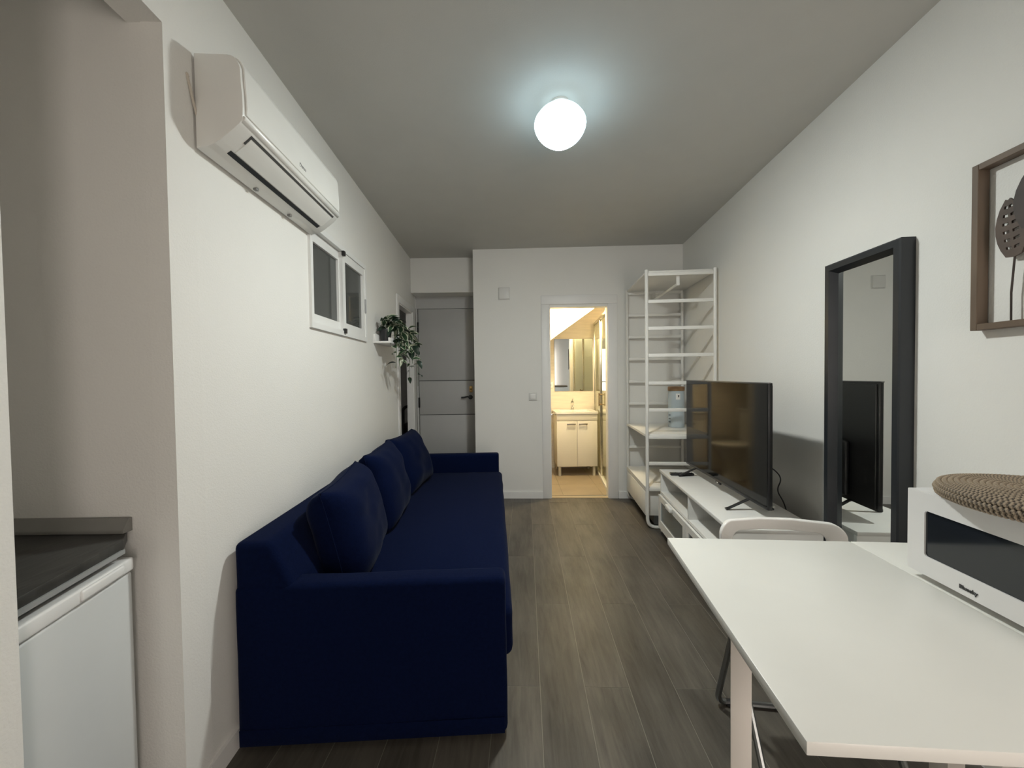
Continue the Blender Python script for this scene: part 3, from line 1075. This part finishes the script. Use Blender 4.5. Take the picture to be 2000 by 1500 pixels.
obj('body', prism(B(), [(fx(1.072, -.04), 1.072), (fx(.738, -.04), .738), (-1.6, .738), (-1.6, 1.072)], .02, .815, 'z', .004), FRW, fr)
dr = obj('door', prism(B(), [(fx(1.072, .0), 1.072), (fx(.738, .0), .738), (fx(.738, -.038), .738), (fx(1.072, -.038), 1.072)], .05, .765, 'z', .008, 3), FRW, fr)
obj('handle_strip', prism(B(), [(fx(1.070, .008), 1.070), (fx(.741, .008), .741), (fx(.741, -.03), .741), (fx(1.070, -.03), 1.070)], .770, .806, 'z', .006, 3), mat('fridge_handle', (.80, .80, .79), .3), fr)
obj('grip', prism(B(), [(fx(1.03, .014), 1.03), (fx(.90, .014), .90), (fx(.90, -.0), .90), (fx(1.03, -.0), 1.03)], .776, .802, 'z', .005, 3), mat('fridge_handle', (.80, .80, .79), .3), dr)
for y in (.80, 1.04):
    obj('foot', lathe(B(), [(0, 0), (.018, 0), (.018, .03), (0, .03)], 12, (-1.15, y, 0)), BLACK, fr)

# ------------------------------------------------------------------ shelving rack
RK = thing('clothes_rack', 'tall open white metal shelving rack in the far corner', 'rack', (1.123, 3.204, 0), -.085)
# local: x = across (0..RW, away from the room), y = along the wall (0..RLN)
RW, RLN, RT = .545, .755, 2.155
zr = [2.118, 1.895, 1.673, 1.449, 1.219, .995, .768, .548, .330]
for yy in (0.0, RLN):
    fb = tube(B(), fillet([(0, yy, RT), (0, yy, .012), (RW, yy, .012), (RW, yy, RT)], .075, 8), .014, 10)
    sf = obj('side_frame', fb, METW, RK)
    for z in zr:
        if z == .548 or True:
            obj('rung', box(.012, RW - .012, yy - .008, yy + .008, z - .014, z + .014, .003), METW, sf)
obj('top_shelf', box(.0, RW + .02, .01, RLN - .01, 2.134, 2.150, .002), METW, RK)
SHELF = mat('shelf_melamine', (.78, .765, .72), .4)
obj('shelf', box(-.012, RW + .02, .012, RLN - .012, .770, .792, .002), SHELF, RK)
obj('rail_bar', tube(B(), [(.262, .02, 2.04), (.262, RLN - .02, 2.04)], .012, 12), METW, RK)
for yy in (.03, RLN - .03):
    obj('rail_bracket', box(.249, .275, yy - .008, yy + .008, 2.026, 2.108, .003), METW, RK)
# drawer base
cab = obj('drawer_case', box(.015, RW + .01, .025, RLN - .02, .100, .330, .002), SHELF, RK)
obj('case_top', box(-.015, RW + .012, .012, RLN - .012, .332, .350, .002), SHELF, RK)
obj('drawer_front', box(-.014, .004, .016, RLN - .016, .105, .302, .002), SHELF, RK)
obj('drawer_rail', box(-.012, .004, .016, RLN - .016, .306, .330, .001), SHELF, RK)
obj('gap_shade', box(.06, RW - .02, .012, RLN - .05, .03, .10), GROOVE, RK)  # dark block standing in for the shaded gap under the drawers
cn = thing('storage_canister', 'tall pale blue canister with wooden lid on the white rack shelf', 'canister', (1.548, 3.63, .793))
CB = mat('pale_blue_enamel', (.48, .555, .60), .35)
obj('body', lathe(B(), [(0, 0), (.068, 0), (.071, .006), (.071, .18), (.069, .184), (.071, .188), (.071, .335), (.066, .342), (0, .342)], 32), CB, cn)
obj('lid', lathe(B(), [(0, .342), (.072, .342), (.074, .346), (.074, .375), (.07, .381), (0, .381)], 32), mat('cork_wood', (.32, .19, .095), .6, var=.15, vscale=30), cn)
lb = B()
for k in range(7):
    pass
ang0 = -PI / 2 - .18
for k in range(5):
    a = ang0 - .27 + k * .11
    b = a + .11
    bmv = [lb.verts.new((.0718 * math.cos(q), .0718 * math.sin(q), z)) for q, z in ((a, .262), (b, .262), (b, .318), (a, .318))]
    lb.faces.new(bmv)
obj('label_tag', lb, mat('label_white', (.80, .80, .78), .5), cn)
lm = B()
a = ang0 + .06
lathe(lm, [(0, 0), (.007, 0), (.007, .001), (0, .001)], 12)
bx(lm, -.003, .003, -.014, .002, 0, .001)
obj('mark', lm, BLACK, cn).matrix_basis = basis((-math.sin(a), math.cos(a), 0), (0, 0, 1), (math.cos(a), math.sin(a), 0), (.0722 * math.cos(a), .0722 * math.sin(a), .296))
for z in (.045, .075, .11):
    obj('clasp', box(-.078, -.066, -.03, -.012, z, z + .012, .002), mat('clasp_grey', (.2, .22, .24), .4), cn)

# ------------------------------------------------------------------ tv bench
TB = thing('tv_bench', 'low white bench with glass doors under the television', 'tv bench', (1.18 - .0, 3.067, 0), -.0915)
# local: x away from the room, y negative towards the camera
BD, BLN = .42, 1.20
y1, y0 = 0, -BLN
cs = B()
obj('top', box(-.008, BD, y0 - .003, y1 + .003, .512, .532, .002), WHITE, TB)
for ya, yb in ((y0, y0 + .018), (y1 - .018, y1)):
    obj('side_panel', box(0, BD, ya, yb, .03, .512, .001), WHITE, TB)
obj('compartment_floor', box(.0, BD, y0 + .018, y1 - .018, .335, .356, .001), WHITE, TB)
obj('divider', box(.0, BD - .02, -.615, -.597, .356, .512, .001), WHITE, TB)
obj('back_panel', box(BD - .012, BD - .004, y0 + .018, y1 - .018, .03, .512), WHITE, TB)
obj('base_panel', box(.0, BD, y0 + .018, y1 - .018, .05, .068, .001), WHITE, TB)
obj('lower_divider', box(.02, BD - .02, -.615, -.597, .068, .335, .001), WHITE, TB)
DG = glass('door_glass', (.55, .6, .62), .2, 1.5, .5, (.26, .29, .30))
for ya, yb in ((y0 + .003, -.608), (-.604, y1 - .003)):
    o2 = [(ya, .07), (yb, .07), (yb, .333), (ya, .333)]
    i2 = [(ya + .05, .135), (yb - .05, .135), (yb - .05, .290), (ya + .05, .290)]
    dd = obj('door', plate_hole(B(), o2, i2, -.018, -.001), WHITE, TB)
    obj('glass_pane', box(-.011, -.007, ya + .048, yb - .048, .133, .292), DG, dd)
    yc = (ya + yb) / 2
    obj('handle', box(-.042, -.017, yc - .055, yc + .055, .302, .338, .009, 3), PLAST, dd)
for y in (y0 + .04, y1 - .04):
    for x in (.05, BD - .05):
        obj('foot', box(x - .02, x + .02, y - .02, y + .02, 0, .032, .003), BLACK, TB)

# ------------------------------------------------------------------ television
tvx, tvy = 1.333, 2.485
TV = thing('television', 'flat black television standing on the white bench', 'television', (tvx, tvy, .532), -.062)
tl_, tb_, tt_ = .535, .058, .712
SCR = mat('glossy_screen', (.006, .006, .0055), .07, spec=.2)
obj('panel', box(.0, .022, -tl_, tl_, tb_, tt_, .004, 2), BLACK, TV)
obj('screen', box(-.0015, .002, -tl_ + .008, tl_ - .008, tb_ + .018, tt_ - .008), SCR, TV)
obj('bottom_bezel', box(-.004, .004, -tl_ + .004, tl_ - .004, tb_ + .001, tb_ + .017, .002), mat('dark_grey_bezel', (.05, .05, .05), .3, .5), TV)
obj('top_edge', box(-.002, .012, -tl_, tl_, tt_ - .004, tt_ + .002, .001), mat('grey_edge2', (.22, .22, .22), .3, .6), TV)
obj('rear_housing', box(.018, .030, -tl_ + .012, tl_ - .012, tb_ + .012, tt_ - .012, .004, 2), BLACK, TV)
obj('electronics_box', box(.028, .06, -.36, .36, tb_ + .03, tb_ + .33, .012, 3), BLACK, TV)
obj('sensor', box(-.008, .006, -.03, .03, tb_ - .012, tb_ + .004, .003), BLACK, TV)
obj('power_light', box(-.0095, -.0075, -.006, .006, tb_ - .006, tb_ + .0), mat('white_led', (.9, .9, .9), .3), TV)
for y in (-.355, .355):
    lg = tube(B(), fillet([(-.125, y + .0, .006), (-.108, y, .010), (.0, y, .062), (.014, y, .066), (.03, y, .062), (.115, y, .010), (.13, y, .006)], .02), .01, 8, flat=(.011, .006))
    obj('stand_leg', lg, BLACK, TV)
cdl = thing('power_cable', 'thin black cable hanging behind the television', 'cable', (0, 0, 0))
obj('cord', tube(B(), fillet([(1.42, 2.20, .765), (1.49, 2.20, .75), (1.54, 2.19, .69), (1.512, 2.20, .62), (1.545, 2.19, .56), (1.56, 2.18, .50), (1.56, 2.18, .32)], .05, 6), .0034, 8), BLACK, cdl)
obj('plug', tube(B(), [(1.40, 2.20, .765), (1.435, 2.20, .765)], .008, 8), BLACK, cdl)
rc = thing('remote_control', 'black remote control lying on the white bench by the television', 'remote', (1.268, 2.88, .5325), 1.47)
obj('shell', box(-.022, .022, -.085, .085, 0, .017, .006, 3), BLACK, rc)
for iy in range(6):
    for ix in range(3):
        obj('button', box(-.014 + ix * .011, -.008 + ix * .011, -.065 + iy * .02, -.055 + iy * .02, .016, .0185, .001, 1), mat('rubber_grey', (.12, .12, .12), .6) if (ix, iy) != (2, 4) else mat('white_key', (.6, .6, .6), .5), rc)

# ------------------------------------------------------------------ standing mirror on the right wall
MR = thing('wall_mirror', 'tall mirror with deep black frame on the right wall', 'mirror', (XR(1.69), 1.69, 0), -.085)
hw = .203
z0, z1 = .31, 1.812
fm = B()
prof = [(0.0, 0.0), (-.052, 0.0), (-.056, .006), (-.056, .030), (-.022, .047), (0.0, .047)]   # (x from the wall, inset)
loops = []
for x, ins in prof:
    loops.append([fm.verts.new((x, y, z)) for y, z in ((-hw + ins, z0 + ins), (hw - ins, z0 + ins), (hw - ins, z1 - ins), (-hw + ins, z1 - ins))])
for a, b in zip(loops, loops[1:]):
    for k in range(4):
        fm.faces.new((a[k], a[(k + 1) % 4], b[(k + 1) % 4], b[k]))
bmesh.ops.recalc_face_normals(fm, faces=fm.faces[:])
obj('frame', fm, MFRAME, MR, 20)
obj('mirror_glass', box(-.0225, -.018, -hw + .044, hw - .044, z0 + .044, z1 - .044), MIRROR, MR)

# ------------------------------------------------------------------ framed leaf decoration
WD = mat('brown_wood_frame', (.125, .088, .060), .55, var=.3, vscale=9, stretch=(1, 1, .25))
WA = thing('leaf_wall_art', 'square brown wooden frame with cut-out leaves on the right wall', 'wall art', (XR(1.262), 1.262, 0), -.085)
AWD, AZ0, AZ1, AD = .53, 1.425, 1.955, .036
for nm, b in (('frame_side', (-AD, -.002, -.020, 0, AZ0, AZ1)), ('frame_side', (-AD, -.002, -AWD, -AWD + .020, AZ0, AZ1)),
              ('frame_rail', (-AD, -.002, -AWD + .02, -.020, AZ0, AZ0 + .020)), ('frame_rail', (-AD, -.002, -AWD + .02, -.020, AZ1 - .020, AZ1))):
    obj(nm, box(*b, .0015, 1), WD, WA)
LB = mat('carved_leaf_brown', (.085, .058, .044), .6, var=.3, vscale=14)
LB2 = mat('carved_leaf_dark', (.040, .028, .023), .6, var=.3, vscale=14)


def art_leaf(cy, cz, wd, ht, tilt, m, x, stem_to):
    bm = B()
    n = 7

    def hwid(t):
        return wd / 2 * (math.sin(PI * (t * .86 + .12)) ** .7)
    R = Matrix.Rotation(tilt, 4, 'X')

    def P(u, t, h):
        v = R @ Vector((0, u, (t - .5) * ht))
        return (h, cy + v.y, cz + v.z)
    for i in range(n):
        t0, t1 = i / n, (i + 1) / n
        for s in (-1, 1):
            for sa, sb, cut in ((0, .10, 0), (.10, .52, .34 if 0 < i < n else 0), (.52, 1.0, 0)):
                c0 = t0 + cut * (t1 - t0)
                rise = .05
                q = []
                for h in (x - .003, x + .003):
                    q.append([bm.verts.new(P(s * hwid(min(1, tt)) * f, tt + rise * f * (1 if 0 < i else 1) * .6, h)) for f, tt in ((sa, c0), (sb, c0), (sb, t1), (sa, t1))])
                a, b = q
                bm.faces.new(a)
                bm.faces.new(b[::-1])
                for k in range(4):
                    bm.faces.new((a[k], b[k], b[(k + 1) % 4], a[(k + 1) % 4]))
    bmesh.ops.recalc_face_normals(bm, faces=bm.faces[:])
    lf = obj('leaf', bm, m, WA)
    base = Vector(P(0, 0, x))
    obj('leaf_stem', tube(B(), [base, (x, (base.y + stem_to) / 2 + .004, (base.z + AZ0) / 2), (x, stem_to, AZ0 + .02)], .0026, 6), LB2, WA)


art_leaf(-.096, 1.722, .080, .175, -.10, LB, -.020, -.098)
art_leaf(-.170, 1.800, .125, .200, .12, LB2, -.026, -.165)
art_leaf(-.300, 1.730, .13, .22, .0, LB, -.018, -.29)
art_leaf(-.420, 1.790, .12, .19, .2, LB2, -.024, -.40)

# ------------------------------------------------------------------ table
TT = thing('drop_leaf_table', 'white drop-leaf table in front of the mirror', 'table', (0, 0, 0))


def quadz(p, z0, z1, bev=.002):
    return prism(B(), p, z0, z1, 'z', bev, 2)


e1, e0 = Vector((.513, 1.277)), Vector((.431, .560))          # left edge, far and near
s1, s0 = Vector((1.084, 1.231)), Vector((1.026, .516))        # seam far and near
d_ = (s1 - e1)
r1 = e1 + d_ * ((1.50 - e1.x) / d_.x)
d2_ = (s0 - e0)
r0 = e0 + d2_ * ((1.44 - e0.x) / d2_.x)
gap = Vector((.0012, 0))
TW = mat('table_white', (.80, .79, .745), .34)
obj('leaf_panel', quadz([tuple(e0), tuple(s0 - gap), tuple(s1 - gap), tuple(e1)], .728, .75), TW, TT)
obj('fixed_panel', quadz([tuple(s0 + gap), tuple(r0), tuple(r1), tuple(s1 + gap)], .728, .75), TW, TT)
LEGM = mat('leg_white', (.80, .75, .69), .4)
# gate swung out at an angle
GM = Matrix.Translation((.513, .862, 0)) @ Matrix.Rotation(math.radians(-30), 4, 'Z')
obj('gate_leg', box(-.0205, .0205, -.014, .014, 0, .728, .002, 2, GM), LEGM, TT)
obj('gate_rail', box(.0205, .60, -.010, .010, .66, .715, .002, 2, GM), LEGM, TT)
obj('gate_rail', box(.0205, .60, -.010, .010, .10, .15, .002, 2, GM), LEGM, TT)
for (x, y) in ((1.085, .95), (1.44, 1.12), (1.045, .60), (1.40, .57)):
    obj('leg', box(x - .022, x + .022, y - .022, y + .022, 0, .728, .002), LEGM, TT)
obj('apron', prism(B(), [(1.045, .62), (1.10, 1.15), (1.118, 1.15), (1.063, .62)], .64, .728, 'z'), LEGM, TT)

# ------------------------------------------------------------------ folding chair behind the table
FC = thing('folding_chair', 'white plastic folding chair with steel legs behind the table', 'chair', (.985, 1.42, 0), -.13)
CP = mat('chair_plastic', (.82, .80, .77), .22)
# backrest: curved plate with a grip slot, in local x (across), z
bkb = B()
NB = 40


def back_pt(a, b, h):
    return (a, h + .055 * (a / .215) ** 2 * -1 + .02, b)


oL = rrect(-.215, .215, .52, .757, .045, 9)
iL = rrect(-.165, .165, .640, .712, .030, 9)
oL2 = []
for a, b in oL:
    if b > .7:
        b -= .016 * (a / .215) ** 2
    oL2.append((a, b))
iL = [(a, b - (.012 * (a / .165) ** 2 if b > .68 else 0)) for a, b in iL]


def dens(L, k=3):
    out = []
    for i in range(len(L)):
        p, q = L[i], L[(i + 1) % len(L)]
        for j in range(k):
            out.append((p[0] + (q[0] - p[0]) * j / k, p[1] + (q[1] - p[1]) * j / k))
    return out


oL2, iL = dens(oL2), dens(iL)
loops = []
for L, h in ((oL2, .0), (oL2, .022), (iL, .022), (iL, .0)):
    loops.append([bkb.verts.new(back_pt(a, b, h)) for a, b in L])
for q in range(4):
    a, b = loops[q], loops[(q + 1) % 4]
    for k in range(len(a)):
        bkb.faces.new((a[k], a[(k + 1) % len(a)], b[(k + 1) % len(a)], b[k]))
bmesh.ops.recalc_face_normals(bkb, faces=bkb.faces[:])
bmesh.ops.bevel(bkb, geom=[e for e in bkb.edges if e.calc_face_angle(0) > .9], offset=.006, segments=3, profile=.5, affect='EDGES')
obj('backrest', bkb, CP, FC, 50)
sb = box(-.205, .205, -.36, .0, .435, .455, .009, 3)
for v in sb.verts:
    v.co.z -= .018 * (1 - (v.co.x / .205) ** 2)
obj('seat', sb, CP, FC, 50)
fr_ = tube(B(), fillet([(-.2, -.005, .70), (-.2, -.03, .50), (-.2, -.36, .012), (.2, -.36, .012), (.2, -.03, .50), (.2, -.005, .70)], .04), .011, 10)
obj('front_leg_frame', fr_, STEEL, FC)
rr_ = tube(B(), fillet([(-.19, -.10, .435), (-.205, .035, .012), (.205, .035, .012), (.19, -.10, .435)], .045), .011, 10)
rl = obj('rear_leg_frame', rr_, STEEL, FC)
for x in (-.15, .15):
    obj('foot_pad', tube(B(), [(x - .02, .035, .011), (x + .02, .035, .011)], .0135, 10), BLACK, rl)

# ------------------------------------------------------------------ microwave
MW = thing('microwave', 'white microwave oven on the table by the right wall', 'microwave', (1.070, 1.0, .75), -.085)
MWP = mat('microwave_white', (.80, .79, .785), .3)
mf, mn = .036, -.42        # far and near ends along local y
obj('body', box(.012, .33, mn, mf, .016, .234, .004, 2), MWP, MW)
dy0 = -.305
o2 = rrect(dy0, mf, .018, .233, .004, 5)
i2 = rrect(dy0 + .045, mf - .046, .068, .186, .008, 5)
dr = obj('door', plate_hole(B(), o2, i2, -.004, .013), MWP, MW)
WGL = mat('microwave_window', (.016, .019, .023), .10, spec=.6)
obj('window', box(.0, .008, dy0 + .043, mf - .044, .066, .188), WGL, dr)
cp = obj('control_panel', box(-.004, .013, mn, dy0 - .002, .018, .233, .003, 2), MWP, MW)
for z in (.07, .15):
    obj('dial', lathe(B(), [(0, 0), (.022, 0), (.02, .016), (0, .018)], 20), PLAST, cp).matrix_basis = basis((0, 0, 1), (0, -1, 0), (-1, 0, 0), (-.004, (mn + dy0) / 2, z))
for y in (mn + .04, mf - .04):
    for x in (.05, .29):
        obj('foot', lathe(B(), [(0, 0), (.013, 0), (.013, .018), (0, .018)], 12, (x, y, 0)), mat('grey_rubber', (.2, .2, .2), .7), MW)
text('brand_print', 'Bluesky', .0130, mat('dark_print', (.03, .03, .03), .5), MW, basis((0, -1, 0), (0, 0, 1), (-1, 0, 0), (-.0048, -.116, .032)), .0003, .0004)

# woven round mat on the microwave
WM = thing('woven_mat', 'round braided straw mat lying on the microwave', 'mat', (1.213, .83, .9875))
STRAW = bpy.data.materials.new('braided_straw')
STRAW.use_nodes = True
nt = STRAW.node_tree
b_ = nt.nodes['Principled BSDF']
b_.inputs['Roughness'].default_value = .7
at = nt.nodes.new('ShaderNodeAttribute')
at.attribute_name = 'strand_shade'
nz = nt.nodes.new('ShaderNodeTexNoise')
nz.inputs['Scale'].default_value = 90
ad = nt.nodes.new('ShaderNodeMath')
ad.operation = 'MULTIPLY_ADD'
ad.inputs[1].default_value = .35
nt.links.new(nz.outputs['Fac'], ad.inputs[0])
nt.links.new(at.outputs['Fac'], ad.inputs[2])
rp = nt.nodes.new('ShaderNodeValToRGB')
rp.color_ramp.elements[0].color = (.035, .025, .017, 1)  # shade in the gaps between strands is put into the colour
rp.color_ramp.elements[0].position = .34
rp.color_ramp.elements[1].color = (.34, .265, .185, 1)
rp.color_ramp.elements[1].position = 1.0
nt.links.new(ad.outputs[0], rp.inputs[0])
nt.links.new(rp.outputs[0], b_.inputs['Base Color'])
wb = B()
strand_shade = []
rings_ = []
rr0 = .0058
for k in range(19):
    rings_.append((.194 - k * .0101, .0275 + min(k, 3) * .0022, rr0))
rings_ += [(.199, .0185, rr0), (.197, .0098, rr0), (.189, .0068, rr0)]
for (Rk, zk, r) in rings_:
    nst = max(8, int(2 * PI * Rk / .0085))
    seg = nst * 4
    prev = None
    first = None
    for i in range(seg):
        th = 2 * PI * i / seg
        ring = []
        for j in range(8):
            ph = 2 * PI * j / 8
            wv = math.sin(nst * th + 1.0 * math.sin(ph) * 2.2 + Rk * 300)
            rj = r * (1.0 + .24 * wv)
            x = (Rk + rj * math.cos(ph))
            v = wb.verts.new((x * math.cos(th), x * math.sin(th), zk + rj * math.sin(ph) * 1.05))
            strand_shade.append(.5 + .5 * wv)
            ring.append(v)
        if prev:
            for j in range(8):
                wb.faces.new((prev[j], ring[j], ring[(j + 1) % 8], prev[(j + 1) % 8]))
        else:
            first = ring
        prev = ring
    for j in range(8):
        wb.faces.new((prev[j], first[j], first[(j + 1) % 8], prev[(j + 1) % 8]))
bmesh.ops.recalc_face_normals(wb, faces=wb.faces[:])
wm = obj('braided_coil', wb, STRAW, WM, 80)
atr = wm.data.attributes.new('strand_shade', 'FLOAT', 'POINT')
atr.data.foreach_set('value', strand_shade)
obj('mat_base', lathe(B(), [(0, .002), (.178, .002), (.190, .012), (.186, .024), (0, .030)], 40), mat('straw_base', (.10, .07, .045), .8), WM)
